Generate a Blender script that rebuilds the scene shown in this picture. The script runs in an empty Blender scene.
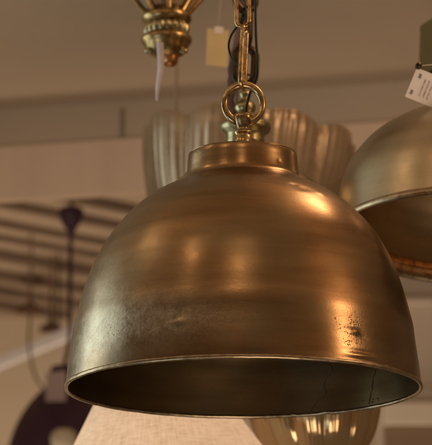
import bpy, bmesh, math, random
from mathutils import Vector, Matrix, noise
R = math.radians
random.seed(7)
scene = bpy.context.scene

# ---------------------------------------------------------------- camera
F = 2600.0                      # focal length in photo pixels
PITCH = R(13.4)
cam_d = bpy.data.cameras.new('camera')
cam = bpy.data.objects.new('camera', cam_d)
scene.collection.objects.link(cam)
scene.camera = cam
cam.location = (0, 0, 0)
cam.rotation_euler = (R(90) + PITCH, 0, 0)
cam_d.sensor_fit = 'HORIZONTAL'
cam_d.sensor_width = 36
cam_d.lens = F / 432 * 36
cam_d.clip_end = 200
cam_d.dof.use_dof = True
cam_d.dof.focus_distance = 2.80
cam_d.dof.aperture_fstop = 12.5
cam_d.dof.aperture_blades = 8

# ---------------------------------------------------------------- world and lamps
world = bpy.data.worlds.new('World')
scene.world = world
world.use_nodes = True
bg = world.node_tree.nodes['Background']
bg.inputs[0].default_value = (0.38, 0.235, 0.135, 1)
bg.inputs[1].default_value = 0.23


def lamp(name, kind, loc, energy, color, size=0.1, target=None, size_y=None):
    d = bpy.data.lights.new(name, kind)
    d.energy = energy
    d.color = color
    if kind == 'AREA':
        d.shape = 'RECTANGLE'
        d.size = size
        d.size_y = size_y or size
    else:
        d.shadow_soft_size = size
    o = bpy.data.objects.new(name, d)
    scene.collection.objects.link(o)
    o.location = loc
    if target is not None:
        o.rotation_euler = (Vector(target) - Vector(loc)).to_track_quat('-Z', 'Y').to_euler()
    return o


AIM = (0.03, 2.85, 0.6)
COOL = (0.88, 1.0, 0.93)
WARM = (1.0, 0.64, 0.36)
lamp('window_light', 'AREA', (-1.85, 3.62, 0.62), 10, COOL, 1.1, AIM, 1.7)
lamp('lining_fill_light', 'AREA', (-2.2, 1.3, -1.0), 7, (0.84, 0.98, 1.0), 0.9, AIM, 0.8)  # added cool fill from low left for the dome lining; no door here
lamp('ceiling_bulb_over_shoulder', 'POINT', (0.43, 3.02, 1.31), 3.6, (1.0, 0.60, 0.33), 0.08)
lamp('bulb_right', 'POINT', (1.78, 2.10, 1.22), 14.0, (1.0, 0.60, 0.33), 0.08)
lamp('bulb_overhead', 'POINT', (-0.02, 1.86, 1.34), 0.9, WARM, 0.02)
lamp('bulb_left', 'POINT', (-0.76, 2.76, 1.30), 0.8, WARM, 0.03)
lamp('bulb_left_front', 'POINT', (-0.53, 2.20, 1.34), 0.7, WARM, 0.03)
lamp('ceiling_fill_light', 'AREA', (0.6, 0.9, -1.3), 26, (1.0, 0.76, 0.54), 1.6, (0.3, 4.8, 1.4), 1.0)  # added fill aimed upward to brighten the ceiling, not a fixture of the room
lamp('far_roof_fill_light', 'AREA', (-0.8, 6.2, -0.6), 20, (1.0, 0.78, 0.55), 1.6, (-0.3, 8.2, 1.6), 1.0)  # added fill that brightens the far roof and back wall

scene.view_settings.view_transform = 'Standard'
scene.view_settings.look = 'None'
scene.view_settings.exposure = 0.52
scene.view_settings.gamma = 1.0
scene.cycles.use_denoising = True
scene.cycles.max_bounces = 8
scene.cycles.sample_clamp_indirect = 6.0


# ---------------------------------------------------------------- helpers
def at(px, py, Y):
    """point seen at photo pixel (px, py) at forward distance Y"""
    u = (px - 216) / F
    v = (222.5 - py) / F
    yy = math.cos(PITCH) - v * math.sin(PITCH)
    zz = math.sin(PITCH) + v * math.cos(PITCH)
    return Vector((u * Y / yy, Y, zz * Y / yy))


def px_size(n, p):
    """length in metres of n photo pixels at point p"""
    return n * (p.y * math.cos(PITCH) + p.z * math.sin(PITCH)) / F


def obj(name, bm, mats, parent=None, smooth=True):
    me = bpy.data.meshes.new(name)
    bm.to_mesh(me)
    bm.free()
    if smooth:
        for p in me.polygons:
            p.use_smooth = True
    if not isinstance(mats, (list, tuple)):
        mats = [mats]
    for m in mats:
        me.materials.append(m)
    o = bpy.data.objects.new(name, me)
    scene.collection.objects.link(o)
    if parent:
        o.parent = parent
    return o


def thing(name, label, cat, loc, rot=(0, 0, 0), group=None):
    o = bpy.data.objects.new(name, None)
    scene.collection.objects.link(o)
    o.empty_display_size = 0.05
    o.location = loc
    o.rotation_euler = rot
    o['label'] = label
    o['category'] = cat
    if group:
        o['group'] = group
    return o


def structure(o):
    o['kind'] = 'structure'
    return o


def lathe(bm, prof, n=64, mat=0, center=(0, 0, 0), mod=None):
    """revolve (r, z) pairs; mod(theta, r, z, i) -> (r, z)"""
    cx, cy, cz = center
    rings = []
    for i, (r, z) in enumerate(prof):
        if r < 1e-5:
            rings.append([bm.verts.new((cx, cy, cz + z))])
            continue
        ring = []
        for k in range(n):
            a = 2 * math.pi * k / n
            rr, zz = (r, z) if mod is None else mod(a, r, z, i)
            ring.append(bm.verts.new((cx + rr * math.sin(a), cy - rr * math.cos(a), cz + zz)))
        rings.append(ring)
    for a, b in zip(rings, rings[1:]):
        for k in range(n):
            k2 = (k + 1) % n
            va = [a[0], a[0]] if len(a) == 1 else [a[k], a[k2]]
            vb = [b[0], b[0]] if len(b) == 1 else [b[k], b[k2]]
            vs = []
            for v in (va[0], va[1], vb[1], vb[0]):
                if v not in vs:
                    vs.append(v)
            if len(vs) > 2:
                f = bm.faces.new(vs)
                f.material_index = mat
    return rings


def spline(pts, n):
    """Catmull-Rom through 2D/3D points, n samples per span"""
    P = [Vector(p) for p in pts]
    P = [P[0] * 2 - P[1]] + P + [P[-1] * 2 - P[-2]]
    out = []
    for i in range(1, len(P) - 2):
        for k in range(n):
            t = k / n
            a, b, c, d = P[i - 1], P[i], P[i + 1], P[i + 2]
            out.append(0.5 * ((2 * b) + (c - a) * t + (2 * a - 5 * b + 4 * c - d) * t * t + (3 * b - a - 3 * c + d) * t ** 3))
    out.append(P[-2].copy())
    return out


def tube(bm, pts, r, n=12, closed=False, mat=0, rfun=None):
    P = [Vector(p) for p in pts]
    m = len(P)
    rings = []
    prev = None
    for i, p in enumerate(P):
        if closed:
            t = (P[(i + 1) % m] - P[i - 1]).normalized()
        else:
            t = (P[min(i + 1, m - 1)] - P[max(i - 1, 0)]).normalized()
        if prev is None:
            up = Vector((0, 0, 1)) if abs(t.z) < 0.9 else Vector((1, 0, 0))
            a = t.cross(up).normalized()
        else:
            a = (prev - t * prev.dot(t)).normalized()
        prev = a
        b = t.cross(a)
        rr = r if rfun is None else rfun(i / max(1, m - 1)) * r
        rings.append([bm.verts.new(p + (a * math.cos(2 * math.pi * k / n) + b * math.sin(2 * math.pi * k / n)) * rr) for k in range(n)])
    cnt = m if closed else m - 1
    for i in range(cnt):
        A, B = rings[i], rings[(i + 1) % m]
        sh = 0
        if closed and i == m - 1:
            best = min(range(n), key=lambda s: (B[s].co - A[0].co).length)
            sh = best
        for k in range(n):
            f = bm.faces.new((A[k], A[(k + 1) % n], B[(k + 1 + sh) % n], B[(k + sh) % n]))
            f.material_index = mat
    if not closed:
        bm.faces.new(rings[0]).material_index = mat
        bm.faces.new(list(reversed(rings[-1]))).material_index = mat


def box(bm, lo, hi, bevel=0.0, mat=0, M=None):
    lo, hi = Vector(lo), Vector(hi)
    c, s = (lo + hi) / 2, hi - lo
    b2 = bmesh.new()
    bmesh.ops.create_cube(b2, size=1.0, matrix=Matrix.Translation(c) @ Matrix.Diagonal((s.x, s.y, s.z, 1)))
    if bevel > 0:
        bmesh.ops.bevel(b2, geom=b2.edges[:], offset=bevel, segments=2, affect='EDGES', profile=0.7)
    if M is not None:
        b2.transform(M)
    vm = {v: bm.verts.new(v.co) for v in b2.verts}
    for f in b2.faces:
        bm.faces.new([vm[v] for v in f.verts]).material_index = mat
    b2.free()


def set_attr(o, name, fn):
    me = o.data
    a = me.attributes.new(name, 'FLOAT', 'POINT')
    for i, v in enumerate(me.vertices):
        a.data[i].value = fn(v.co)


# ---------------------------------------------------------------- materials
def new_mat(name):
    m = bpy.data.materials.new(name)
    m.use_nodes = True
    nt = m.node_tree
    return m, nt, nt.nodes['Principled BSDF']


def N(nt, t, **kw):
    n = nt.nodes.new(t)
    for k, v in kw.items():
        if k in n.inputs:
            n.inputs[k].default_value = v
        else:
            setattr(n, k, v)
    return n


def mapping(nt, scale, coord='Object'):
    tc = N(nt, 'ShaderNodeTexCoord')
    mp = N(nt, 'ShaderNodeMapping')
    mp.inputs['Scale'].default_value = scale
    nt.links.new(tc.outputs[coord], mp.inputs[0])
    return mp.outputs[0]


def noise_tex(nt, scale, detail=4, rough=0.55, vscale=(1, 1, 1), dist=0.0):
    n = N(nt, 'ShaderNodeTexNoise')
    n.inputs['Scale'].default_value = scale
    n.inputs['Detail'].default_value = detail
    n.inputs['Roughness'].default_value = rough
    n.inputs['Distortion'].default_value = dist
    nt.links.new(mapping(nt, vscale), n.inputs['Vector'])
    return n.outputs['Fac']


def ramp(nt, fac, stops):
    r = N(nt, 'ShaderNodeValToRGB')
    el = r.color_ramp.elements
    while len(el) < len(stops):
        el.new(0.5)
    for e, (p, c) in zip(el, stops):
        e.position = p
        e.color = c if len(c) == 4 else (*c, 1)
    nt.links.new(fac, r.inputs[0])
    return r.outputs[0]


def math_n(nt, op, a, b=None, clamp=False):
    n = N(nt, 'ShaderNodeMath')
    n.operation = op
    n.use_clamp = clamp
    for i, v in enumerate((a, b)):
        if v is None:
            continue
        if isinstance(v, (int, float)):
            n.inputs[i].default_value = v
        else:
            nt.links.new(v, n.inputs[i])
    return n.outputs[0]


def mixc(nt, fac, a, b, mode='MIX'):
    n = N(nt, 'ShaderNodeMix')
    n.data_type = 'RGBA'
    n.blend_type = mode
    for i, v in ((0, fac), (6, a), (7, b)):
        if isinstance(v, (int, float)):
            n.inputs[i].default_value = v
        elif isinstance(v, tuple):
            n.inputs[i].default_value = (*v, 1) if len(v) == 3 else v
        else:
            nt.links.new(v, n.inputs[i])
    return n.outputs[2]


def bump(nt, h, strength, dist, normal=None):
    b = N(nt, 'ShaderNodeBump')
    b.inputs['Strength'].default_value = strength
    b.inputs['Distance'].default_value = dist
    nt.links.new(h, b.inputs['Height'])
    if normal is not None:
        nt.links.new(normal, b.inputs['Normal'])
    return b.outputs['Normal']


def brushed_metal(name, c1, c2, grey, rough=0.34, streak=1.0, pits=True):
    m, nt, p = new_mat(name)
    L = nt.links.new
    p.inputs['Metallic'].default_value = 1.0
    st = noise_tex(nt, 5, 4, 0.55, (1, 1, 9), 0.3)            # broad spinning bands
    fine = noise_tex(nt, 30, 3, 0.6, (1, 1, 18))         # fine turning lines
    blot = noise_tex(nt, 11, 5, 0.6, (1, 1, 1), 0.6)     # patina blotches
    col = ramp(nt, st, [(0.33, c1), (0.67, c2)])
    col = mixc(nt, math_n(nt, 'MULTIPLY', ramp(nt, blot, [(0.42, (0, 0, 0)), (0.62, (1, 1, 1))]), 0.6), col, grey)
    rg = math_n(nt, 'ADD', math_n(nt, 'MULTIPLY', blot, 0.26), rough - 0.11)
    nrm = bump(nt, fine, 0.10 * streak, 0.0006)
    nrm = bump(nt, noise_tex(nt, 190, 5, 0.75), 0.16, 0.0004, nrm)
    if pits:
        pit = N(nt, 'ShaderNodeAttribute')
        pit.attribute_name = 'pit'
        gr = N(nt, 'ShaderNodeAttribute')
        gr.attribute_name = 'grey'
        n1 = noise_tex(nt, 300, 3, 0.6)
        n2 = noise_tex(nt, 60, 3, 0.6)

        def dots(scale, lo, hi, k0, k1, kscale):
            v = N(nt, 'ShaderNodeTexVoronoi')
            v.inputs['Scale'].default_value = scale
            L(mapping(nt, (1, 1, 1.15)), v.inputs['Vector'])
            d = ramp(nt, v.outputs['Distance'], [(lo, (1, 1, 1)), (hi, (0, 0, 0))])
            k = math_n(nt, 'ADD', noise_tex(nt, kscale, 3, 0.6), math_n(nt, 'MULTIPLY', math_n(nt, 'SUBTRACT', pit.outputs['Fac'], 1.0), 0.30))
            return math_n(nt, 'MULTIPLY', d, ramp(nt, k, [(k0, (0, 0, 0)), (k1, (1, 1, 1))]))
        holes = math_n(nt, 'MAXIMUM', dots(430, 0.26, 0.42, 0.38, 0.46, 120), dots(190, 0.10, 0.20, 0.38, 0.44, 70))
        # a few lone pin holes over the whole sheet
        lone = N(nt, 'ShaderNodeTexVoronoi')
        lone.inputs['Scale'].default_value = 42
        L(mapping(nt, (1, 1, 1)), lone.inputs['Vector'])
        dot = ramp(nt, lone.outputs['Distance'], [(0.035, (1, 1, 1)), (0.07, (0, 0, 0))])
        keep = ramp(nt, noise_tex(nt, 9, 2), [(0.56, (0, 0, 0)), (0.62, (1, 1, 1))])
        lonef = math_n(nt, 'MULTIPLY', math_n(nt, 'MULTIPLY', dot, keep), 0.8)
        allh = math_n(nt, 'MAXIMUM', holes, lonef)
        g = math_n(nt, 'MULTIPLY', gr.outputs['Fac'], ramp(nt, math_n(nt, 'ADD', math_n(nt, 'MULTIPLY', n2, 0.5), math_n(nt, 'MULTIPLY', n1, 0.5)), [(0.36, (0.25, 0.25, 0.25)), (0.60, (0.85, 0.85, 0.85))]), True)
        col = mixc(nt, g, col, (0.60, 0.55, 0.44))
        col = mixc(nt, math_n(nt, 'MULTIPLY', allh, 0.62), col, (0.08, 0.055, 0.035))
        rg = math_n(nt, 'ADD', rg, math_n(nt, 'MULTIPLY', g, 0.10))
        rg = math_n(nt, 'ADD', rg, math_n(nt, 'MULTIPLY', allh, 0.25))
        inv = math_n(nt, 'MULTIPLY', math_n(nt, 'MULTIPLY', n1, pit.outputs['Fac']), -1.0)
        inv = math_n(nt, 'SUBTRACT', inv, math_n(nt, 'MULTIPLY', allh, 0.5))
        nrm = bump(nt, inv, 0.35, 0.0005, nrm)
    L(col, p.inputs['Base Color'])
    L(rg, p.inputs['Roughness'])
    L(nrm, p.inputs['Normal'])
    return m


def fitting_metal(name, c1, c2, rough=0.25, dark=(0.05, 0.035, 0.02), scale=70):
    m, nt, p = new_mat(name)
    L = nt.links.new
    p.inputs['Metallic'].default_value = 1.0
    a = noise_tex(nt, scale, 4, 0.6)
    col = ramp(nt, a, [(0.35, c1), (0.62, c2)])
    d = ramp(nt, noise_tex(nt, scale * 1.7, 4, 0.65), [(0.50, (0, 0, 0)), (0.66, (1, 1, 1))])
    col = mixc(nt, math_n(nt, 'MULTIPLY', d, 0.6), col, dark)
    L(col, p.inputs['Base Color'])
    L(math_n(nt, 'ADD', math_n(nt, 'MULTIPLY', a, 0.25), rough - 0.08), p.inputs['Roughness'])
    L(bump(nt, a, 0.25, 0.0006), p.inputs['Normal'])
    return m


def matte(name, c1, c2=None, rough=0.8, scale=6, vscale=(1, 1, 1), bmp=0.1, spec=0.3):
    m, nt, p = new_mat(name)
    c2 = c2 or tuple(x * 0.85 for x in c1)
    a = noise_tex(nt, scale, 4, 0.6, vscale)
    nt.links.new(ramp(nt, a, [(0.3, c1), (0.7, c2)]), p.inputs['Base Color'])
    p.inputs['Roughness'].default_value = rough
    p.inputs['Specular IOR Level'].default_value = spec
    if bmp:
        nt.links.new(bump(nt, a, bmp, 0.002), p.inputs['Normal'])
    return m


M_dome = brushed_metal('aged_bronze_sheet', (0.21, 0.128, 0.062), (0.35, 0.232, 0.125), (0.20, 0.168, 0.105), 0.27, 0.4)
M_dome2 = brushed_metal('pale_brass_sheet', (0.44, 0.37, 0.25), (0.54, 0.46, 0.33), (0.36, 0.30, 0.21), 0.30, 0.4, False)
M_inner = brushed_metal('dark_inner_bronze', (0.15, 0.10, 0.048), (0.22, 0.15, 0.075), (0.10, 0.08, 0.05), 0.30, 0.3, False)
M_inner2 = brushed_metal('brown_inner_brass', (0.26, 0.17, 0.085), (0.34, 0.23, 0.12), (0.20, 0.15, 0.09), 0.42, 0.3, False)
M_rim = fitting_metal('worn_rim_edge', (0.32, 0.25, 0.16), (0.46, 0.37, 0.25), 0.30, (0.2, 0.15, 0.09))
M_brass = fitting_metal('tarnished_brass', (0.33, 0.24, 0.12), (0.55, 0.42, 0.24), 0.22)
M_chain = fitting_metal('chain_brass', (0.26, 0.18, 0.085), (0.60, 0.42, 0.21), 0.22, scale=90)
M_greenbrass = fitting_metal('greenish_brass', (0.26, 0.24, 0.13), (0.46, 0.41, 0.25), 0.26)
M_goldbrass = fitting_metal('gold_brass', (0.30, 0.21, 0.09), (0.46, 0.33, 0.16), 0.28)
M_copper = fitting_metal('copper_lip', (0.45, 0.22, 0.09), (0.62, 0.33, 0.14), 0.3)
M_darkmetal = fitting_metal('dark_bronze', (0.03, 0.023, 0.018), (0.07, 0.052, 0.036), 0.3)
M_rubber = matte('black_cable', (0.008, 0.008, 0.009), rough=0.35, bmp=0.0, spec=0.5)
M_crack = matte('dark_crack', (0.035, 0.028, 0.02), rough=0.9, bmp=0)
M_sleeve = matte('mauve_cloth_sleeve', (0.20, 0.13, 0.13), (0.16, 0.10, 0.105), scale=60)
M_purple = matte('dark_plum_enamel', (0.050, 0.020, 0.042), (0.06, 0.026, 0.05), rough=0.5, bmp=0, spec=0.35)
M_cream = matte('cream_enamel', (0.62, 0.52, 0.38), rough=0.5, bmp=0)
M_ceiling = matte('beige_ceiling_paint', (0.53, 0.415, 0.305), (0.48, 0.37, 0.27), scale=2.2, bmp=0.03)
M_board = matte('pinkish_board', (0.70, 0.52, 0.39), (0.60, 0.44, 0.33), scale=3.2, vscale=(2.2, 2.2, 0.05), bmp=0.0)
M_header = matte('brown_header_paint', (0.46, 0.36, 0.27), (0.42, 0.325, 0.24), scale=2, bmp=0.02)
M_timber = matte('roof_timber', (0.50, 0.39, 0.29), (0.36, 0.27, 0.20), scale=3, vscale=(1, 1, 1))
M_joist = matte('dark_joist', (0.26, 0.19, 0.14), (0.20, 0.145, 0.11), scale=5)
M_wall = matte('beige_wall', (0.66, 0.55, 0.43), (0.60, 0.50, 0.38), scale=1.5, bmp=0.03)
M_wall2 = matte('pale_partition', (0.62, 0.53, 0.44), (0.58, 0.49, 0.40), scale=1.5, bmp=0.03)
M_trim = matte('pale_trim', (0.76, 0.67, 0.56), (0.72, 0.63, 0.52), scale=3, bmp=0.0)
M_brown = matte('brown_skirting', (0.30, 0.20, 0.13), scale=3)
M_white = matte('white_card', (0.82, 0.79, 0.80), (0.78, 0.75, 0.76), scale=20, bmp=0.02)
M_lilac = matte('lilac_paper', (0.82, 0.79, 0.86), rough=0.7, scale=30, bmp=0.05)
M_pink = matte('pink_grey_card', (0.42, 0.32, 0.30), (0.36, 0.27, 0.26), scale=8, bmp=0)
M_yellow = matte('pale_yellow_card', (0.66, 0.57, 0.33), (0.60, 0.51, 0.29), scale=20, bmp=0.02)
M_olive = matte('olive_fabric', (0.15, 0.108, 0.035), (0.125, 0.09, 0.03), scale=40, bmp=0.2)
M_ink = matte('grey_ink', (0.16, 0.15, 0.12), rough=0.8, bmp=0)
M_string = matte('pale_string', (0.55, 0.50, 0.42), bmp=0)
M_rail = matte('white_painted_rail', (0.86, 0.85, 0.90), (0.74, 0.72, 0.77), scale=14, bmp=0)
M_shadebrown = matte('brown_enamel', (0.16, 0.085, 0.06), rough=0.5, bmp=0)

M_bulb, nt, p = new_mat('frosted_bulb')
p.inputs['Base Color'].default_value = (0.9, 0.85, 0.75, 1)
p.inputs['Roughness'].default_value = 0.4
p.inputs['Emission Color'].default_value = (1.0, 0.75, 0.5, 1)
p.inputs['Emission Strength'].default_value = 2.0

# fluted blown glass, smoky and slightly see-through
def fluted_glass(name, c1, c2, through, rough=0.36, metal=0.35):
    m, nt, p = new_mat(name)
    a = noise_tex(nt, 14, 5, 0.65)
    col = ramp(nt, a, [(0.3, c1), (0.7, c2)])
    nt.links.new(col, p.inputs['Base Color'])
    p.inputs['Metallic'].default_value = metal
    p.inputs['Roughness'].default_value = rough
    p.inputs['Coat Weight'].default_value = 0.5
    p.inputs['Coat Roughness'].default_value = 0.06
    nt.links.new(bump(nt, noise_tex(nt, 22, 3, 0.5), 0.3, 0.004), p.inputs['Normal'])
    tl = N(nt, 'ShaderNodeBsdfTranslucent')
    nt.links.new(col, tl.inputs[0])
    tr = N(nt, 'ShaderNodeBsdfTransparent')
    tr.inputs[0].default_value = (1.0, 0.93, 0.82, 1)
    m1 = N(nt, 'ShaderNodeMixShader')
    m1.inputs[0].default_value = 0.25
    m2 = N(nt, 'ShaderNodeMixShader')
    m2.inputs[0].default_value = through
    nt.links.new(p.outputs[0], m1.inputs[1])
    nt.links.new(tl.outputs[0], m1.inputs[2])
    nt.links.new(m1.outputs[0], m2.inputs[1])
    nt.links.new(tr.outputs[0], m2.inputs[2])
    nt.links.new(m2.outputs[0], nt.nodes['Material Output'].inputs[0])
    return m


M_merc = fluted_glass('smoky_fluted_glass', (0.38, 0.28, 0.18), (0.52, 0.42, 0.30), 0.34, 0.22, 0.45)
M_amber = fluted_glass('green_amber_fluted_glass', (0.50, 0.25, 0.08), (0.42, 0.42, 0.28), 0.10, 0.14, 0.7)

# lantern glass
M_glass, nt, p = new_mat('amber_clear_glass')
p.inputs['Base Color'].default_value = (0.92, 0.80, 0.60, 1)
p.inputs['Roughness'].default_value = 0.05
p.inputs['Transmission Weight'].default_value = 0.85
p.inputs['IOR'].default_value = 1.45

# linen weave: threads run round and down the cone (uses the shade's own uv)
M_linen, nt, p = new_mat('natural_linen')
L = nt.links.new


def thread(scale_u, scale_v, dist, seed):
    tc = N(nt, 'ShaderNodeTexCoord')
    mp = N(nt, 'ShaderNodeMapping')
    mp.inputs['Scale'].default_value = (scale_u, scale_v, 1)
    mp.inputs['Location'].default_value = (seed, seed * 2, 0)
    mp.inputs['Rotation'].default_value = (0, 0, 0)
    L(tc.outputs['UV'], mp.inputs[0])
    n = N(nt, 'ShaderNodeTexNoise')
    n.inputs['Scale'].default_value = 1.0
    n.inputs['Detail'].default_value = 3
    n.inputs['Distortion'].default_value = dist
    L(mp.outputs[0], n.inputs['Vector'])
    return n.outputs['Fac']


tu = thread(760, 34, 0.8, 3)
tv = thread(34, 640, 0.8, 11)
wv = math_n(nt, 'ADD', tu, tv)
colr = ramp(nt, math_n(nt, 'MULTIPLY', wv, 0.5), [(0.36, (0.56, 0.42, 0.31)), (0.50, (0.77, 0.64, 0.52)), (0.62, (0.88, 0.77, 0.66))])
L(colr, p.inputs['Base Color'])
p.inputs['Roughness'].default_value = 0.9
L(bump(nt, wv, 0.5, 0.0015), p.inputs['Normal'])
tr = N(nt, 'ShaderNodeBsdfTranslucent')
L(colr, tr.inputs[0])
ms = N(nt, 'ShaderNodeMixShader')
ms.inputs[0].default_value = 0.35
out = nt.nodes['Material Output']
L(p.outputs[0], ms.inputs[1])
L(tr.outputs[0], ms.inputs[2])
L(ms.outputs[0], out.inputs[0])

# ================================================================ SETTING
YAW = 0.25      # the board wall runs obliquely


def wall_y(x, y0=5.2):
    return y0 - YAW * x


Z_CEIL, Z_FAS0, Z_FAS1 = 1.512, 1.432, 1.312
# ceiling over the lamps (a thick slab)
bm = bmesh.new()
pts = [(-4, -1.5), (4, -1.5), (4, wall_y(4)), (-4, wall_y(-4))]
lo = [bm.verts.new((x, y, Z_CEIL)) for x, y in pts]
hi = [bm.verts.new((x, y, Z_CEIL + 0.1)) for x, y in pts]
bm.faces.new(list(reversed(lo)))
bm.faces.new(hi)
for i in range(4):
    bm.faces.new((lo[i], lo[(i + 1) % 4], hi[(i + 1) % 4], hi[i]))
structure(obj('ceiling', bm, M_ceiling, smooth=False))
ang = math.atan2(-YAW, 1)
RZ = Matrix.Rotation(ang, 4, 'Z')
RZo = Matrix.Translation((0, 5.2, 0)) @ RZ
# header beam: upper board and proud lower boards
bm = bmesh.new()
box(bm, (-4, 0.0, Z_FAS0 - 0.01), (4, 0.12, Z_CEIL + 0.06), 0, 0, RZo)
structure(obj('header_beam', bm, M_header, smooth=False))
bm = bmesh.new()
rr = random.Random(3)
x = -2.0
while x < 2.0:
    w = rr.uniform(0.2, 0.5)
    d = rr.uniform(0.006, 0.009)
    box(bm, (x, -0.003 - d, Z_FAS1), (x + w - 0.0015, 0.02, Z_FAS0 - 0.004), 0.002, 0, RZo)
    x += w
structure(obj('header_boards', bm, M_board, smooth=False))
bm = bmesh.new()
xj = -0.202
box(bm, (xj - 0.004, -0.003, Z_FAS0), (xj + 0.004, -0.0005, Z_CEIL - 0.015), 0, 0, RZo)
structure(obj('board_joint', bm, M_joist, smooth=False))

# far timber roof with joists
ZR = 1.62
bm = bmesh.new()
box(bm, (-5, 5.6, ZR), (5, 8.1, ZR + 0.05))
structure(obj('far_ceiling', bm, M_timber, smooth=False))
bm = bmesh.new()
dirv = Vector((1, 0.85, 0)).normalized()
nrm = Vector((dirv.y, -dirv.x, 0))
Mr = Matrix((( dirv.x, nrm.x, 0, 0), (dirv.y, nrm.y, 0, 7.4), (0, 0, 1, 0), (0, 0, 0, 1)))
rr = random.Random(5)
t = -2.6
while t < 1.9:
    w = rr.uniform(0.018, 0.035)
    dp = rr.uniform(0.015, 0.03)
    # each joist stops at the back wall and at the header
    def xl(y):
        return (y - 7.4 - nrm.y * t) / dirv.y
    box(bm, (max(-3.4, xl(5.9)), t, ZR - dp), (min(3.4, xl(8.02)), t + w, ZR - 0.001), 0.003, 0, Mr)
    t += rr.uniform(0.13, 0.24)
jo = obj('roof_joists', bm, M_joist, smooth=False)
structure(jo)
bm = bmesh.new()
box(bm, (-5, 8.1, -1.6), (5, 8.2, ZR + 0.05))
structure(obj('back_wall', bm, M_wall, smooth=False))

# pale partition on the right behind the lamps, with trim bands
bm = bmesh.new()
pw = at(378, 300, 6.6)
box(bm, (pw.x, 6.6, -1.6), (3.0, 6.7, ZR - 0.1))
structure(obj('partition_wall', bm, M_wall2, smooth=False))
bm = bmesh.new()
z1, z0 = at(400, 405, 6.6).z, at(400, 427, 6.6).z
box(bm, (pw.x + 0.01, 6.55, z0), (3.0, 6.598, z1), 0.004)
structure(obj('wall_trim', bm, M_trim, smooth=False))
bm = bmesh.new()
box(bm, (pw.x + 0.01, 6.57, -1.6), (3.0, 6.598, z0 - 0.002))
structure(obj('lower_wall_panel', bm, M_brown, smooth=False))
bm = bmesh.new()
z1, z0 = at(400, 300, 6.6).z, at(400, 306, 6.6).z
box(bm, (pw.x + 0.01, 6.56, z0), (3.0, 6.598, z1), 0.004)
z1, z0 = at(400, 386, 6.6).z, at(400, 389, 6.6).z
box(bm, (pw.x + 0.01, 6.585, z0), (3.0, 6.598, z1), 0.002)
structure(obj('wall_moulding', bm, M_wall2, smooth=False))


# ================================================================ MAIN PENDANT
C = at(243.7, 388.5, 2.85)
main = thing('dome_pendant_lamp', 'large aged bronze dome pendant lamp on a brass chain, nearest and sharpest', 'pendant lamp', C)

fit = [(0.1975, 0.0), (0.1962, 0.0136), (0.1946, 0.0271), (0.1927, 0.0407), (0.1908, 0.0542), (0.1889, 0.0678),
       (0.1857, 0.0814), (0.1824, 0.0949), (0.1788, 0.1085), (0.1746, 0.122), (0.1697, 0.1356), (0.1632, 0.1492),
       (0.1559, 0.1627), (0.1464, 0.1763), (0.1353, 0.1898), (0.1222, 0.2034), (0.1050, 0.2165), (0.0930, 0.2237),
       (0.0799, 0.2300), (0.0705, 0.2345), (0.0652, 0.2395), (0.0633, 0.2470), (0.0622, 0.2570), (0.0617, 0.2630),
       (0.0608, 0.2668), (0.0590, 0.2688), (0.040, 0.2706), (0.009, 0.2712)]
outer = [(v.x, v.y) for v in spline([(r, z, 0) for r, z in fit], 7)]


def th(px, hw):
    return math.asin(max(-1, min(1, (px - 243.7) / hw)))


# dents: (theta, z, sigma_theta, sigma_z, height)
DENTS = [(th(346, 171), 0.0345, 0.026, 0.0036, 0.0015),
         (th(344, 171), 0.0395, 0.035, 0.0016, -0.0006),
         (th(352, 171), 0.0290, 0.040, 0.0020, -0.0005),
         (th(352, 174), 0.0085, 0.085, 0.0022, 0.0012),
         (th(354, 174), 0.0125, 0.085, 0.0013, -0.0009),
         (th(305, 120), 0.2030, 0.100, 0.0035, -0.0011),
         (th(296, 112), 0.2075, 0.050, 0.0020, -0.0013),
         (th(330, 130), 0.2000, 0.050, 0.0030, 0.0007),
         (th(195, 80), 0.2290, 0.130, 0.0020, 0.0011),
         (th(279, 56), 0.2480, 0.05, 0.0030, -0.0005),
         (th(250, 171), 0.0030, 0.060, 0.0025, -0.0007),
         (th(182, 171), 0.040, 0.035, 0.0035, 0.0010), (th(176, 171), 0.043, 0.02, 0.002, -0.0006), (th(150, 160), 0.060, 0.3, 0.02, 0.0008)]


def angdiff(a, b):
    return (a - b + math.pi) % (2 * math.pi) - math.pi


def sheet(a, r, z):
    d = 0.0
    q = Vector((math.sin(a) * r, -math.cos(a) * r, z))
    d += 0.0011 * noise.noise(q * 9) + 0.0005 * noise.noise(q * 26 + Vector((5, 1, 2)))
    for (ta, tz, sa, sz, h) in DENTS:
        da = angdiff(a, ta)
        if abs(da) < 3 * sa and abs(z - tz) < 3 * sz:
            d += h * math.exp(-(da / sa) ** 2 - ((z - tz) / sz) ** 2)
    # scored lines near the shoulder highlight
    return d


def main_mod(a, r, z, i):
    k = min(1.0, r / 0.05)
    d = sheet(a, r, z) * k
    zz = z
    if z > 0.262 and r > 0.02:
        zz += 0.0009 * noise.noise(Vector((math.sin(a) * 3, math.cos(a) * 3, 4)))
    return r + d, zz


bm = bmesh.new()
lathe(bm, outer, 540, 0, mod=main_mod)
shade = obj('shade', bm, M_dome, main)


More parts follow.
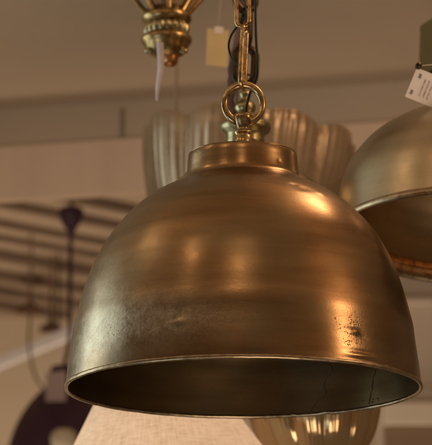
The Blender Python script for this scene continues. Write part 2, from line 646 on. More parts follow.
def pit_mask(co):
    a = math.atan2(co.x, -co.y)
    z = co.z
    w = 0.0
    n1 = noise.noise(co * 14) * 0.5 + noise.noise(co * 40) * 0.35
    da = angdiff(a, R(-30))
    w += 1.0 * math.exp(-(da / 0.50) ** 2 - ((z - 0.046 - 0.02 * da) / 0.022) ** 2) * (0.75 + 1.3 * n1)
    da = angdiff(a, th(345, 171))
    w += 1.0 * math.exp(-(da / 0.12) ** 2 - ((z - 0.037) / 0.023) ** 2)
    da = angdiff(a, th(300, 112))
    w += 0.7 * math.exp(-(da / 0.16) ** 2 - ((z - 0.204) / 0.006) ** 2)
    da = angdiff(a, th(200, 60))
    w += 0.6 * math.exp(-(da / 0.5) ** 2 - ((z - 0.262) / 0.004) ** 2)
    return max(0.0, min(1.0, w))


def grey_mask(co):
    a = math.atan2(co.x, -co.y)
    z = co.z
    n1 = noise.noise(co * 9) * 0.5 + noise.noise(Vector((co.x * 12, co.y * 12, co.z * 60))) * 0.4
    da = angdiff(a, R(-72))
    w = 0.5 * math.exp(-(da / 0.60) ** 2 - ((z - 0.03) / 0.15) ** 2)
    da = angdiff(a, R(-33))
    w += 0.95 * math.exp(-(da / 0.50) ** 2 - ((z - 0.045) / 0.022) ** 2)
    return max(0.0, min(1.0, w * (0.9 + n1)))


set_attr(shade, 'pit', pit_mask)
set_attr(shade, 'grey', grey_mask)

# inner face of the sheet
bm = bmesh.new()
inner = [(max(0.0, r - 0.0022), z - 0.0008 if z > 0.2 else z) for r, z in outer if not (r < 0.058 and z > 0.26)]
inner.append((0.0, 0.2625))


def in_mod(a, r, z, i):
    return r + sheet(a, r, z) * 0.9, z


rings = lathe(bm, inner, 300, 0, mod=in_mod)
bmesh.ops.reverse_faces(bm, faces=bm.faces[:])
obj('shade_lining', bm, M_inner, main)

# rolled rim closing the two sheets
bm = bmesh.new()
n = 400
loop = [(0.0010, 0.0030), (0.0016, 0.0012), (0.0016, -0.0012), (0.0006, -0.0026), (-0.0010, -0.0028), (-0.0028, -0.0020), (-0.0034, 0.0002), (-0.0030, 0.0024)]
ringv = []
for k in range(n):
    a = 2 * math.pi * k / n
    q = Vector((math.sin(a), -math.cos(a), 0))
    w = 0.82 + 0.08 * noise.noise(q * 7) + 0.07 * noise.noise(q * 30)
    dz = 0.0004 * noise.noise(q * 4 + Vector((3, 3, 3))) + 0.0002 * noise.noise(q * 25)
    nick = -0.0012 * math.exp(-(angdiff(a, R(150)) / 0.03) ** 2) - 0.0010 * math.exp(-(angdiff(a, R(50)) / 0.02) ** 2) - 0.001 * math.exp(-(angdiff(a, R(162)) / 0.012) ** 2)
    base = 0.1975 + sheet(a, 0.1975, 0.0)
    ringv.append([bm.verts.new(((base + x * w) * q.x, (base + x * w) * q.y, z * w + dz - nick)) for x, z in loop])
for k in range(n):
    A, B = ringv[k], ringv[(k + 1) % n]
    for j in range(len(loop)):
        j2 = (j + 1) % len(loop)
        bm.faces.new((A[j], A[j2], B[j2], B[j]))
bmesh.ops.recalc_face_normals(bm, faces=bm.faces[:])
rim = obj('rim', bm, M_rim, main)


# cracks in the lining
def inner_pt(a, z):
    for (r0, z0), (r1, z1) in zip(fit, fit[1:]):
        if z0 <= z <= z1:
            r = r0 + (r1 - r0) * (z - z0) / (z1 - z0)
            break
    r -= 0.0026 - sheet(a, r, z) * 0.9
    return Vector((r * math.sin(a), -r * math.cos(a), z))


def crack(a0, seed, zt, amp):
    rr = random.Random(seed)
    pts = []
    z = 0.0035
    a = a0
    da = 0
    while z < zt:
        pts.append(inner_pt(a, z))
        da += rr.uniform(-1, 1) * 0.5 * amp
        da *= 0.8
        a += da
        z += 0.0028
    return pts


a_c1 = math.pi - math.asin((318 - 243.7) / 178)
a_c2 = math.pi - math.asin((378 - 243.7) / 178)
for a0, sd, zt in ((a_c1, 4, 0.062), (a_c2, 9, 0.045)):
    bm = bmesh.new()
    tube(bm, spline(crack(a0, sd, zt, 0.028), 3), 0.00038, 6, rfun=lambda t, s=sd: 0.6 + 0.7 * abs(math.sin(t * 9 + s)))
    obj('crack', bm, M_crack, main)
bm = bmesh.new()
rr = random.Random(2)
for k in range(9):
    c = inner_pt(a_c2 + rr.uniform(-0.09, 0.05), 0.005 + rr.uniform(-0.002, 0.004))
    s = rr.uniform(0.0004, 0.0011)
    bmesh.ops.create_icosphere(bm, subdivisions=2, radius=1, matrix=Matrix.Translation(c) @ Matrix.Diagonal((s * 1.7, s, s * 0.8, 1)))
obj('rust_spot', bm, M_crack, main)

# stem, collar and hanging ring
PXM = px_size(1, C + Vector((0, 0, 0.3)))
zn = 0.2710


def zpx(y):           # height above the rim circle for photo row y, on the lamp axis
    return at(243.7, y, 2.85).z - C.z


stem_prof = [(0.0, zn), (0.0096, zn), (0.0096, zpx(136.5)), (0.0088, zpx(136)), (0.0088, zpx(135)), (0.0098, zpx(134.3)), (0.0102, zpx(133)),
             (0.0098, zpx(131.8)), (0.0078, zpx(131)), (0.0066, zpx(129.5)), (0.0067, zpx(128)), (0.0082, zpx(125)), (0.0102, zpx(121)),
             (0.0112, zpx(118)), (0.0106, zpx(115.5)), (0.0085, zpx(113.8)), (0.004, zpx(113)), (0.0, zpx(112.8))]
bm = bmesh.new()
lathe(bm, stem_prof, 40)
obj('stem', bm, M_brass, main)
bm = bmesh.new()
ring_c = Vector((0.0006, 0, zpx(104.0)))
ring_r = 0.0218
pts = []
for k in range(72):
    a = 2 * math.pi * k / 72
    pts.append(ring_c + Vector((math.cos(a) * ring_r, 0.0012 * math.cos(a), math.sin(a) * ring_r * 1.03)))
tube(bm, pts, 0.0043, 16, closed=True, rfun=lambda t: 1.0 + 0.10 * math.cos(t * 4 * math.pi + math.pi))
ring_o = obj('hanging_ring', bm, M_brass, main)


def link_mesh(length, width, wire, name, mat):
    bm = bmesh.new()
    hw = width / 2 - wire
    hl = length / 2 - wire - hw
    pts = []
    for k in range(13):
        a = math.pi * k / 12
        pts.append(Vector((math.cos(a) * hw, 0, hl + math.sin(a) * hw)))
    for k in range(1, 5):
        pts.append(Vector((-hw, 0, hl - 2 * hl * k / 5)))
    for k in range(13):
        a = math.pi + math.pi * k / 12
        pts.append(Vector((math.cos(a) * hw, 0, -hl + math.sin(a) * hw)))
    for k in range(1, 5):
        pts.append(Vector((hw, 0, -hl + 2 * hl * k / 5)))
    tube(bm, pts, wire, 12, closed=True)
    return obj(name, bm, mat)


LW = 0.0028
LL = zpx(24) - zpx(90.5)
link = link_mesh(LL, 0.0215, LW, 'chain_link', M_chain)
link.parent = main
zc = (zpx(24) + zpx(90.5)) / 2
link.location = (0.0008, 0, zc)
link.rotation_euler = (R(2), R(1.5), R(71))
LS = 0.050
links = link_mesh(LS, 0.0205, LW, 'chain_link', M_chain)
step = LS - 2 * LW - 0.0012
zc1 = zc + LL / 2 + LS / 2 - 2 * LW - 0.0006
zc = zc1 - step
top_z = Z_CEIL - C.z
k = 1
while zc + step * k + LL / 2 < top_z - 0.02:
    if k == 1:
        l2 = links
    else:
        l2 = links.copy()
        scene.collection.objects.link(l2)
    l2.parent = main
    l2.location = (0.0006 + 0.0006 * (-1) ** k, 0, zc + step * k)
    l2.rotation_euler = (R(random.uniform(-2, 2)), R(random.uniform(-1.5, 1.5)), R((-14 if k % 2 else 76) + random.uniform(-4, 4)))
    k += 1
ztop = zc + step * (k - 1) + LL / 2
bm = bmesh.new()
lathe(bm, [(0.0, ztop - 0.006), (0.004, ztop - 0.004), (0.005, ztop + 0.004), (0.02, ztop + 0.01), (0.045, top_z - 0.012), (0.052, top_z - 0.001), (0.0, top_z - 0.001)], 40)
obj('ceiling_cup', bm, M_brass, main)


def rel(px, py, dy):
    return at(px, py, 2.85 + dy) - C


cab = [rel(246, 124, 0.004), rel(245.5, 116, 0.009), rel(247, 104, 0.010), rel(250.5, 92, 0.011), rel(256.5, 78, 0.009), rel(257.5, 62, 0.006),
       rel(256.2, 42, 0.010), rel(255.5, 22, 0.012), rel(255.3, 0, 0.012), rel(254.0, -25, 0.012)]
zc2 = cab[-1].z
i = 0
while zc2 < top_z - 0.06:
    zc2 += 0.045
    i += 1
    cab.append(Vector((0.001 + 0.011 * math.sin(i * 1.5 + 1.5), 0.009 * math.cos(i * 1.5), zc2)))
cab.append(Vector((0, 0.01, top_z - 0.015)))
bm = bmesh.new()
tube(bm, spline(cab, 8), 0.0016, 10)
obj('cable', bm, M_rubber, main)
cab = [rel(252, 76, 0.012), rel(245, 73, 0.010), rel(238, 67, 0.007), rel(231.5, 58, 0.003), rel(228.6, 47, 0.0), rel(230.5, 37, -0.002),
       rel(236, 28, 0.004), rel(243, 20, 0.003), rel(246.5, 10, -0.001), rel(243, 0, -0.008), rel(240, -14, -0.008), rel(246, -30, 0.0), rel(252, -40, 0.006)]
bm = bmesh.new()
tube(bm, spline(cab, 8), 0.0013, 10)
obj('earth_wire', bm, M_rubber, main)

# ================================================================ SECOND DOME, right
Y2 = 3.12
C2 = at(495, 239, Y2)
second = thing('wide_pendant_lamp', 'wide pale brass bowl pendant lamp cut off by the right edge', 'pendant lamp', C2, (R(-4.0), R(3.0), 0))
fit2 = [(0.1995, 0.0), (0.1985, 0.008), (0.1972, 0.020), (0.1958, 0.034), (0.1945, 0.047), (0.1925, 0.061), (0.1885, 0.0746), (0.1835, 0.088),
        (0.174, 0.1017), (0.164, 0.1140), (0.1500, 0.1260), (0.1330, 0.1370), (0.1100, 0.1470), (0.0860, 0.1545), (0.0660, 0.1590), (0.0620, 0.1640),
        (0.0610, 0.1780), (0.0590, 0.1830), (0.050, 0.1850), (0.008, 0.1860)]
prof2 = [(v.x, v.y) for v in spline([(r, z, 0) for r, z in fit2], 4)]
bm = bmesh.new()
lathe(bm, prof2, 220, 0, mod=lambda a, r, z, i: (r + 0.0012 * noise.noise(Vector((math.sin(a) * r * 9, math.cos(a) * r * 9, z * 9 + 7))), z))
obj('shade', bm, M_dome2, second)
bm = bmesh.new()
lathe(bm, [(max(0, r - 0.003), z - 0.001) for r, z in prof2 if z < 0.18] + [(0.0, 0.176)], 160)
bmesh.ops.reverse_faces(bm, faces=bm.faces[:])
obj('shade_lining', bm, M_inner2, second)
bm = bmesh.new()
lathe(bm, [(0.1965, 0.004), (0.1962, 0.0), (0.1972, -0.004), (0.1992, -0.0048), (0.2008, -0.0025), (0.2008, 0.001), (0.1998, 0.0035), (0.1988, 0.005)], 200)
bmesh.ops.recalc_face_normals(bm, faces=bm.faces[:])
obj('rim', bm, M_rim, second)
bm = bmesh.new()
lathe(bm, [(0.1925, 0.020), (0.1895, 0.012), (0.1900, 0.006), (0.1955, 0.003)], 160)
bmesh.ops.recalc_face_normals(bm, faces=bm.faces[:])
obj('inner_band', bm, M_copper, second)
bm = bmesh.new()
lathe(bm, [(0.0, 0.185), (0.012, 0.185), (0.012, 0.2), (0.016, 0.204), (0.012, 0.21), (0.006, 0.222), (0.0, 0.224)], 32)
obj('stem', bm, M_brass, second)
tc = Z_CEIL - C2.z
bm = bmesh.new()
tube(bm, [(0, 0, 0.22), (-0.02, -0.03, tc * 0.6), (-0.045, -0.05, tc - 0.01)], 0.003, 8)
obj('cable', bm, M_rubber, second)

# ---- white price card and its clip, beside the second lamp
YT = 3.0
tp = at(424, 86, YT)
tag_t = thing('price_card', 'white price card hanging tilted above the right hand brass bowl lamp', 'price tag', tp, (R(6), R(23.5), R(-6)))
u = px_size(1, tp)
bm = bmesh.new()
box(bm, (-13.5 * u, -0.0004, -17 * u), (24 * u, 0.0004, 14.5 * u))
bmesh.ops.subdivide_edges(bm, edges=bm.edges[:], cuts=3, use_grid_fill=True)
for v in bm.verts:
    v.co.y += 0.004 * math.sin(v.co.x * 60) * 0.4
obj('card', bm, M_white, tag_t, smooth=False)


def marks(parent, items, yoff=-0.0022, mat=M_ink):
    bm = bmesh.new()
    for (x, z, w, h, rot) in items:
        Mx = Matrix.Translation((x * u, yoff, z * u)) @ Matrix.Rotation(R(rot), 4, 'Y')
        box(bm, (-w * u / 2, -0.0002, -h * u / 2), (w * u / 2, 0.0002, h * u / 2), 0, 0, Mx)
    return obj('writing', bm, mat, parent, smooth=False)


it = []
rr = random.Random(12)
for (x, z) in ((-7.0, 7.5), (-9.0, -10.5)):
    for q in range(3):
        it.append((x + rr.uniform(-.3, .3), z - 1.6 + q * 1.6, 2.6, 0.9, rr.uniform(-20, 20)))
for row in range(3):
    z = -11
    while z < 8:
        s = rr.uniform(0.8, 2.2)
        it.append((-0.5 + row * 4.2, z, 0.7, s, 0))
        z += s + rr.uniform(0.5, 1.1)
marks(tag_t, it)
bm = bmesh.new()
lathe(bm, [(0.0, -0.004), (0.0035, -0.004), (0.004, 0.0), (0.0035, 0.004), (0.0, 0.004)], 20)
cl = obj('clip', bm, M_darkmetal, tag_t)
cl.location = (-12.5 * u, -0.003, 16.5 * u)
cl.rotation_euler = (R(70), R(35), 0)
bm = bmesh.new()
tube(bm, spline([(-12.5 * u, 0, 17 * u), (6 * u, 0.01, 30 * u), (26 * u, 0.04, 60 * u), (34 * u, 0.06, 130 * u)], 8), 0.0005, 6)
obj('string', bm, M_string, tag_t)

# ---- olive square shade at the right edge
Y3 = 3.45
oc = at(457, 47, Y3)
ol = thing('square_lampshade', 'olive green square fabric lampshade at the top of the right edge', 'lampshade', oc, (0, R(0), R(22)))
uo = px_size(1, oc)
bm = bmesh.new()
s0, s1, h0 = 29 * uo, 27 * uo, 27 * uo
for sx0, sx1 in ((1, 0),):
    vo = [bm.verts.new((x * s, y * s, z)) for z, s in ((-h0, s0), (h0, s1)) for x, y in ((-1, -1), (1, -1), (1, 1), (-1, 1))]
    vi = [bm.verts.new((x * (s - 0.003), y * (s - 0.003), z)) for z, s in ((-h0, s0), (h0, s1)) for x, y in ((-1, -1), (1, -1), (1, 1), (-1, 1))]
    for i in range(4):
        j = (i + 1) % 4
        bm.faces.new((vo[i], vo[j], vo[4 + j], vo[4 + i]))
        bm.faces.new((vi[j], vi[i], vi[4 + i], vi[4 + j]))
        bm.faces.new((vo[j], vo[i], vi[i], vi[j]))
        bm.faces.new((vo[4 + i], vo[4 + j], vi[4 + j], vi[4 + i]))
obj('fabric', bm, M_olive, ol, smooth=False)
bm = bmesh.new()
tube(bm, [(-s1, -s1, h0 - 0.003), (s1, s1, h0 - 0.003)], 0.0015, 8)
tube(bm, [(-s1, s1, h0 - 0.006), (s1, -s1, h0 - 0.006)], 0.0015, 8)
obj('wire_frame', bm, M_darkmetal, ol)
bm = bmesh.new()
tube(bm, [(0, 0, h0 - 0.004), (0, 0, Z_CEIL - oc.z - 0.001)], 0.0025, 8)
obj('cable', bm, M_rubber, ol)

# ================================================================ REAR CAPPED PENDANT (knob behind the ring)
Y4 = 3.20
c4 = at(245.5, 141, Y4)
u4 = px_size(1, c4)
cap = thing('finial_pendant_lamp', 'greenish brass lamp cap with round finial right behind the hanging ring', 'pendant lamp', c4)


def P4(*a):
    return [(r * u4, (141 - y) * u4 * 1.03) for r, y in a]


bm = bmesh.new()
lathe(bm, P4((0, 150), (19, 150), (19.5, 141), (19, 137), (20.5, 134.5), (24.5, 131.5), (26, 128), (25, 124.5), (21.5, 121.5), (18.5, 119.5), (18, 117), (13, 115), (0, 115)), 48)
obj('cap', bm, M_greenbrass, cap)
bm = bmesh.new()
lathe(bm, P4((0, 115), (8, 115), (6.5, 114), (8.5, 112.5), (10.5, 109.5), (10.8, 106.5), (9.2, 103.5), (6, 101.2), (4.6, 99), (4.8, 96.5), (6, 94.5), (5.6, 92), (3, 90.3), (0, 90)), 36)
obj('finial', bm, M_greenbrass, cap)
bm = bmesh.new()
lathe(bm, [(19 * u4, -9 * u4), (40 * u4, -16 * u4), (75 * u4, -50 * u4), (88 * u4, -95 * u4), (86 * u4, -95 * u4), (73 * u4, -51 * u4), (38 * u4, -18 * u4), (0, -12 * u4)], 64)
obj('shade', bm, M_dome2, cap)
l0 = link_mesh(0.060, 0.036, 0.0056, 'chain_link', M_darkmetal)
l0.parent = cap
l0.location = (0, 0, (141 - 63) * u4)
l0.rotation_euler = (0, R(3), R(8))
kz = 1
tz4 = Z_CEIL - c4.z
while (141 - 63) * u4 + kz * 0.050 + 0.03 < tz4:
    l2 = l0.copy()
    scene.collection.objects.link(l2)
    l2.parent = cap
    l2.location = (0.0, 0, (141 - 63) * u4 + kz * 0.050)
    l2.rotation_euler = (0, R(-2), R(20 + (90 if kz % 2 else 0)))
    kz += 1
bm = bmesh.new()
sl = [((-5) * u4, 0.012, 14 * u4), (-15 * u4, 0.012, 42 * u4), (-14 * u4, 0.010, 62 * u4), (-12.5 * u4, 0.010, 85 * u4), (-6.5 * u4, 0.008, 112 * u4), (-3 * u4, 0.006, 150 * u4), (0, 0.005, tz4 - 0.002)]
tube(bm, spline(sl, 8), 4.3 * u4, 12, rfun=lambda t: 1.0 + 0.12 * math.sin(t * 60))
for v in bm.verts:
    v.co.y = 0.01 + (v.co.y - 0.01) * 0.45
obj('cloth_sleeve', bm, M_sleeve, cap)


# ================================================================ FLUTED MIRROR GLASS SHADES
def tulip(name, label, px, py, Y, Rpx, Hpx, nl, phase, rot, depth, mat, prof, hung):
    """open bowl with fluted walls and a scalloped upper edge; (px, py) is the middle of the rim"""
    c = at(px, py, Y)
    u = px_size(1, c)
    t = thing(name, label, 'lampshade', c, rot)
    pr = [(v.x, v.y) for v in spline([(a, b, 0) for a, b in prof], 6)]

    def md(a, r, z, i):
        s = abs(math.sin(nl * (a - phase) / 2)) ** 0.6
        f = max(0.0, min(1.0, 1.15 + z / (Hpx * u)))
        rip = 0.006 * f * math.sin(nl * 7 * a)
        return r * (1 - depth * f + depth * f * s + rip), z - (1 - s) * 0.10 * Rpx * u * f * max(0, 1 + 2.2 * z / (Hpx * u))
    bm = bmesh.new()
    out = [(r * Rpx * u, z * Hpx * u) for r, z in pr]
    inn = [(max(0.0, r - 0.004), z + 0.001) for r, z in reversed(out)]
    lathe(bm, inn + out if out[0][1] < out[-1][1] else list(reversed(inn)) + list(reversed(out)), 540, mod=md)
    bmesh.ops.recalc_face_normals(bm, faces=bm.faces[:])
    obj('glass', bm, mat, t)
    zb = -Hpx * u
    bm = bmesh.new()
    lathe(bm, [(0.0, zb - 0.03), (0.006, zb - 0.028), (0.012, zb - 0.018), (0.022, zb - 0.006), (0.024, zb + 0.002), (0.0, zb + 0.004)], 32)
    obj('cap', bm, M_greenbrass, t)
    bm = bmesh.new()
    q = Matrix.Rotation(-rot[1], 3, 'Y') @ Vector((0, 0, 1))
    if hung:
        p0 = Vector((0, 0, zb))
        tube(bm, [p0, p0 + q * (Z_CEIL - 0.002 - (c.z + zb * math.cos(rot[1])))], 0.0022, 10)
        obj('cable', bm, M_darkmetal, t)
    else:
        p0 = Vector((0, 0, zb - 0.028))
        tube(bm, [p0, p0 - q * 0.30], 0.006, 12)
        obj('stem', bm, M_greenbrass, t)
    return t


bowl = [(1.0, 0.0), (1.005, -0.06), (0.99, -0.18), (0.955, -0.34), (0.90, -0.50), (0.80, -0.66), (0.62, -0.81), (0.40, -0.92), (0.12, -1.0)]
tulip('fluted_lampshade', 'large fluted smoky glass shade, blurred, showing both sides of the bronze neck', 250, 133, 3.95, 107, 150, 9, R(42), (0, R(5), 0), 0.075, M_merc, bowl, True)
tulip('fluted_lampshade', 'small fluted amber glass shade under the right end of the bronze dome rim', 311, 372, 3.45, 70, 108, 12, R(5), (0, R(-5), 0), 0.15, M_amber, bowl, False)

# ================================================================ BRASS LANTERN BOTTOM, upper left
Y5 = 3.30
c5 = at(166.5, 45, Y5)
u5 = px_size(1, c5)
lan = thing('glass_lantern', 'brass and glass lantern with ribbed collar hanging at upper left', 'lantern', c5)


def P5(*a):
    return [(r * u5, (45 - y) * u5 * 1.02) for r, y in a]


bm = bmesh.new()
lathe(bm, P5((0, 8), (20, 8), (22, 12), (24.5, 14.5), (25.5, 18), (24.5, 21), (21.5, 23), (20.5, 24)), 64)
obj('upper_ring', bm, M_goldbrass, lan)
bm = bmesh.new()
lathe(bm, P5((20.5, 24), (21.5, 25), (22, 29), (21.5, 33), (20.5, 34.5)), 160, mod=lambda a, r, z, i: (r * (1 + 0.045 * math.copysign(abs(math.sin(a * 20)) ** 0.5, math.sin(a * 20))), z))
obj('knurled_band', bm, M_greenbrass, lan)
bm = bmesh.new()
lathe(bm, P5((20.5, 34.5), (23, 35.5), (25.5, 38), (25.8, 41), (24.5, 43.5), (22.5, 45.5), (21.5, 49), (18, 54), (12, 57.5), (8.5, 58.5)), 64)
obj('lower_ring', bm, M_goldbrass, lan)
bm = bmesh.new()
lathe(bm, P5((10, 57), (9.5, 60), (8, 64), (5.5, 66.5), (0, 67)), 36)
ob = obj('bottom_nut', bm, M_copper, lan)
ob.location = (2.5 * u5, 0, 0)
for sx in (-1, 1):
    bm = bmesh.new()
    bmesh.ops.create_uvsphere(bm, u_segments=20, v_segments=12, radius=4.2 * u5)
    o = obj('side_screw', bm, M_greenbrass, lan)
    o.location = (sx * 17 * u5, -9 * u5, -9 * u5)
    o.scale = (1.15, 0.9, 0.75)
# flaring glass with brass ribs
nr = 8
zt0, zt1 = (45 - 13) * u5, (45 + 75) * u5
r0, r1 = 19 * u5, 92 * u5
bm = bmesh.new()
lathe(bm, [(r0, zt0), (r1, zt1), (r1 - 0.003, zt1), (r0 - 0.003, zt0)], nr)
bmesh.ops.recalc_face_normals(bm, faces=bm.faces[:])
g = obj('glass', bm, M_glass, lan, smooth=False)
for k in range(nr):
    a = 2 * math.pi * k / nr + 0.1
    bm = bmesh.new()
    d = Vector((math.sin(a), -math.cos(a), 0))
    tube(bm, [d * (r0 + 0.5 * u5) + Vector((0, 0, zt0 - 1 * u5)), d * (r1 + 0.5 * u5) + Vector((0, 0, zt1))], 3.0 * u5, 10)
    obj('rib', bm, M_goldbrass, lan)
g.rotation_euler = (0, 0, 0.1)
bm = bmesh.new()
lathe(bm, [(r1 - 3 * u5, zt1), (r1 + 3 * u5, zt1 - 2 * u5), (r1 + 3 * u5, zt1 + 5 * u5), (30 * u5, zt1 + 60 * u5), (6 * u5, zt1 + 90 * u5), (0, zt1 + 90 * u5)], 64)
obj('lantern_top', bm, M_goldbrass, lan)
bm = bmesh.new()
zt2 = zt1 + 89 * u5
tube(bm, [(0, 0, zt2), (0, 0, Z_CEIL - c5.z - 0.001)], 0.003, 8)
obj('cable', bm, M_darkmetal, lan)

# lilac paper strip hanging from it
c6 = at(160, 42, Y5 - 0.045)
st = thing('paper_strip', 'narrow lilac white paper strip dangling from the brass lantern', 'tag', c6)
bm = bmesh.new()
path = [(0.0, 0.0), (0.4, -8), (1.2, -18), (1.0, -28), (-0.6, -38), (-2.0, -48), (-2.8, -60)]
wid = [3.4, 3.6, 3.5, 3.2, 2.7, 2.2, 1.0]
prev = None
for k, ((x, z), w) in enumerate(zip(path, wid)):
    tw = 0.15 - 0.08 * k
    d = Vector((math.cos(tw), math.sin(tw), 0)) * w * u5
    cc = Vector((x * u5, 0.002 * math.sin(k), z * u5))
    row = [bm.verts.new(cc - d), bm.verts.new(cc + d), bm.verts.new(cc + d + Vector((0, 0.0005, 0))), bm.verts.new(cc - d + Vector((0, 0.0005, 0)))]
    if prev:
        for q in range(4):
            bm.faces.new((prev[q], prev[(q + 1) % 4], row[(q + 1) % 4], row[q]))
    prev = row
bmesh.ops.recalc_face_normals(bm, faces=bm.faces[:])
obj('paper', bm, M_lilac, st)
bm = bmesh.new()
tube(bm, [(0, 0, -1 * u5), (0, 0.002, 9 * u5)], 0.0005, 6)
obj('string', bm, M_string, st)

# pale yellow card
c7 = at(217.5, 47, 3.62)
u7 = px_size(1, c7)
yc = thing('yellow_card', 'pale yellow price card hanging left of the brass chain', 'price tag', c7, (0, R(2), R(12)))
bm = bmesh.new()
box(bm, (-11 * u7, -0.0006, -20 * u7), (11 * u7, 0.0006, 18.5 * u7), 0.0003)
obj('card', bm, M_yellow, yc, smooth=False)
bm = bmesh.new()
box(bm, (-4 * u7, -0.0022, 14 * u7), (5 * u7, -0.0010, 21 * u7), 0.0003)
obj('tape', bm, M_white, yc, smooth=False)
bm = bmesh.new()
tube(bm, [(0, 0, 18 * u7), (2 * u7, 0, 60 * u7), (2 * u7, 0, Z_CEIL - c7.z)], 0.0006, 6)
obj('string', bm, M_string, yc)

# thin hanging rod seen above the fluted shade
c8 = at(176, 112, 4.3)
rod = thing('hanging_rod', 'thin dark rod hanging in front of the beige header left of the dome neck', 'rod', c8)
bm = bmesh.new()
tube(bm, [(0, 0, 0), (0, 0, Z_CEIL - c8.z - 0.001)], 0.0028, 8)
obj('shaft', bm, M_timber, rod)
bm = bmesh.new()
lathe(bm, [(0, -0.02), (0.006, -0.016), (0.007, -0.004), (0.0036, 0.004), (0, 0.005)], 16)
obj('end_cap', bm, M_joist, rod)

# ================================================================ LINEN SHADE, bottom
YL = 3.40
cl_ = at(162, 445, YL)
uL = px_size(1, cl_)
lin = thing('linen_lampshade', 'natural linen cone lampshade directly below the bronze dome', 'lampshade', cl_, (R(2), R(-6), 0))
bm = bmesh.new()
uvl = bm.loops.layers.uv.new('uv')
nL, mL = 96, 14
top_r, top_z_, bot_r, bot_z = 61 * uL, 52 * uL, 137 * uL, -72 * uL
rows = []
for i in range(mL + 1):
    t = i / mL
    r = top_r + (bot_r - top_r) * t
    z = top_z_ + (bot_z - top_z_) * t
    rows.append([bm.verts.new((r * math.sin(2 * math.pi * k / nL), -r * math.cos(2 * math.pi * k / nL), z)) for k in range(nL)])
for i in range(mL):
    for k in range(nL):
        k2 = (k + 1) % nL
        f = bm.faces.new((rows[i][k], rows[i + 1][k], rows[i + 1][k2], rows[i][k2]))
        for lp, (uu, vv) in zip(f.loops, ((k, i), (k, i + 1), (k + 1, i + 1), (k + 1, i))):
            lp[uvl].uv = (uu / nL, vv / mL * 0.25)
lo_ = obj('linen', bm, M_linen, lin)
bm = bmesh.new()
for rr_, zz_ in ((top_r, top_z_), (bot_r, bot_z)):
    tube(bm, [Vector((rr_ * math.sin(2 * math.pi * k / 64), -rr_ * math.cos(2 * math.pi * k / 64), zz_)) for k in range(64)], 0.0018, 8, closed=True)
obj('shade_ring', bm, M_cream, lin)
bm = bmesh.new()
tube(bm, [(-top_r, 0, top_z_), (top_r, 0, top_z_)], 0.0015, 8)
tube(bm, [(0, 0, top_z_), (0, 0, top_z_ + 0.06)], 0.004, 10)
obj('carrier', bm, M_brass, lin)
bm = bmesh.new()
lathe(bm, [(0, -0.045), (0.016, -0.04), (0.026, -0.02), (0.028, -0.005), (0.02, 0.015), (0.013, 0.03), (0.013, top_z_ - 0.001), (0, top_z_ - 0.001)], 32)
obj('bulb', bm, M_bulb, lin)
lb = lamp('shade_bulb_light', 'POINT', (0, 0, 0), 0.8, (1.0, 0.80, 0.62), 0.032)
lb.parent = lin
lb.location = (0, 0, -0.085)
lb.data.use_shadow = True

# ================================================================ PLUM PENDANT, left distance
YP = 6.1
cp = at(62, 445, YP)
up = px_size(1, cp)
pl = thing('plum_pendant_lamp', 'dark plum dome pendant lamp on a plum cord at lower left, blurred', 'pendant lamp', cp)


def PP(*a):
    return [(r * up, (445 - y) * up * 1.03) for r, y in a]


prof = PP((56, 462), (54, 450), (50, 435), (44, 421), (36, 408), (26, 396), (18, 389), (14, 385), (13, 372), (11, 368), (3, 366), (0, 366))
pp = [(v.x, v.y) for v in spline([(a, b, 0) for a, b in prof], 4)]
bm = bmesh.new()
lathe(bm, pp, 64)
obj('shade', bm, M_purple, pl)
bm = bmesh.new()
lathe(bm, [(max(0, r - 0.004), z - 0.003) for r, z in pp], 64)
bmesh.ops.reverse_faces(bm, faces=bm.faces[:])
obj('shade_lining', bm, M_cream, pl)
bm = bmesh.new()
zc_ = at(68, 209, YP).z - cp.z
dx = 6 * up
path = [(dx * 0.1, 0, (445 - 368) * up), (dx, 0, (445 - 340) * up * 1.03), (dx, 0, (445 - 300) * up * 1.03), (dx, 0, zc_ - 26 * up)]
tube(bm, spline(path, 6), 2.2 * up, 8)
obj('cord', bm, M_purple, pl)
bm = bmesh.new()
lathe(bm, [(0, zc_ - 28 * up), (3.5 * up, zc_ - 27 * up), (5.5 * up, zc_ - 21 * up), (10.5 * up, zc_ - 13 * up), (13 * up, zc_ - 5 * up), (12.5 * up, zc_ - 1 * up), (9 * up, zc_ + 1.5 * up), (0, zc_ + 2 * up)], 40, center=(dx, 0, 0))
obj('canopy', bm, M_purple, pl)
bm = bmesh.new()
tube(bm, [(dx, 0, zc_), (dx, 0, ZR - cp.z - 0.05)], 1.5 * up, 8)
obj('ceiling_hook', bm, M_darkmetal, pl)
# label card tied to its neck
clab = at(56, 386, YP - 0.16)
lab = thing('pink_label', 'pinkish grey label card on the plum pendant lamp', 'label', clab, (0, 0, R(-8)))
bm = bmesh.new()
box(bm, (-10 * up, -0.0008, -15 * up), (10 * up, 0.0008, 14 * up), 0.0004)
obj('card', bm, M_pink, lab, smooth=False)
bm = bmesh.new()
tube(bm, [(0, 0, 13.5 * up), (0, 0.10, 24 * up)], 0.001, 6)
obj('string', bm, M_string, lab)

# added cream ball low left, standing in for the plum shade's pale opening
cg = at(64, 440, 5.75)
ug = px_size(1, cg)
gl = thing('opening_stand_in', 'small cream ball standing in for the pale opening of the plum pendant shade', 'lamp', cg)
bm = bmesh.new()
lathe(bm, [(0, -13 * ug), (6 * ug, -12 * ug), (12 * ug, -6 * ug), (14 * ug, 1 * ug), (12 * ug, 7.5 * ug), (7 * ug, 11 * ug), (0, 12 * ug)], 40)
obj('globe', bm, M_cream, gl)
bm = bmesh.new()
lathe(bm, [(0, -20 * ug), (6 * ug, -20 * ug), (5.5 * ug, -11 * ug), (0, -10 * ug)], 24)
obj('base', bm, M_darkmetal, gl)

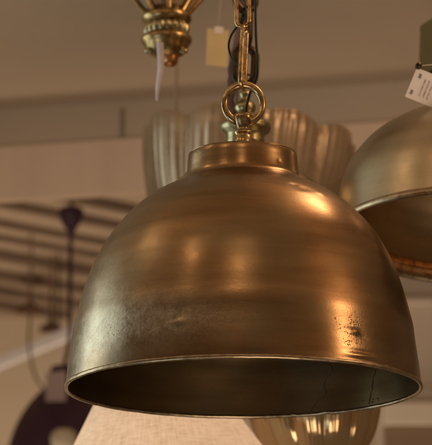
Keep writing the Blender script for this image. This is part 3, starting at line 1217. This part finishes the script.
# two small brown pendants in the distance
small = []
for i, (px, py, Y, wpx, lbl) in enumerate(((30, 309, 7.4, 15, 'small brown disc shaped pendant lamp far away at left, the higher of two'),
                                           (51, 328, 7.2, 12, 'small brown disc shaped pendant lamp just left of the plum cord, the lower of two'))):
    c = at(px, py, Y)
    us = px_size(1, c)
    t = thing('disc_pendant_lamp', lbl, 'pendant lamp', c, group='small brown pendants in the distance')
    bm = bmesh.new()
    lathe(bm, [(wpx * us, -3 * us), (wpx * 0.9 * us, 1 * us), (wpx * 0.4 * us, 4.5 * us), (2.5 * us, 7 * us), (2 * us, 12 * us), (0, 12 * us), (0, 3 * us), (wpx * 0.35 * us, 2 * us), (wpx * 0.85 * us, -1 * us), (wpx * 0.98 * us, -3 * us)], 40)
    obj('shade', bm, M_shadebrown, t)
    bm = bmesh.new()
    tube(bm, [(0, 0, 11 * us), (0, 0, ZR - c.z - 0.001)], 0.004, 8)
    obj('cord', bm, M_shadebrown, t)
# loose cable hanging in a curve
cc = at(30, 322, 6.9)
lc = bmesh.new()
pth = [at(30, 320, 6.9) - cc, at(29, 340, 6.9) - cc, at(31, 360, 6.9) - cc, at(36, 378, 6.9) - cc, at(46, 392, 6.9) - cc]
tube(lc, [Vector((0, 0, ZR - cc.z - 0.001))] + spline(pth, 6), 0.0035, 8)
o = obj('loose_cable', lc, M_shadebrown)
o.location = cc
o['label'] = 'thin brown cable hanging in a curve behind the plum pendant'
o['category'] = 'cable'

# slanting white rail
a_, b_ = at(-40, 380, 7.6), at(84, 327, 7.0)
mid = (a_ + b_) / 2
rail = thing('white_rail', 'slanting white painted rail crossing behind the plum cord at left', 'rail', mid)
bm = bmesh.new()
d = (b_ - a_)
M = Matrix.Translation((0, 0, 0)) @ d.to_track_quat('X', 'Z').to_matrix().to_4x4()
box(bm, (-d.length / 2, -0.01, -0.016), (d.length / 2, 0.01, 0.016), 0.003, 0, M)
obj('bar', bm, M_rail, rail, smooth=False)
for s in (-0.3, 0.3):
    bm = bmesh.new()
    q = d * s
    tube(bm, [q, Vector((q.x, q.y, ZR - mid.z - 0.001))], 0.003, 8)
    obj('wire', bm, M_darkmetal, rail)
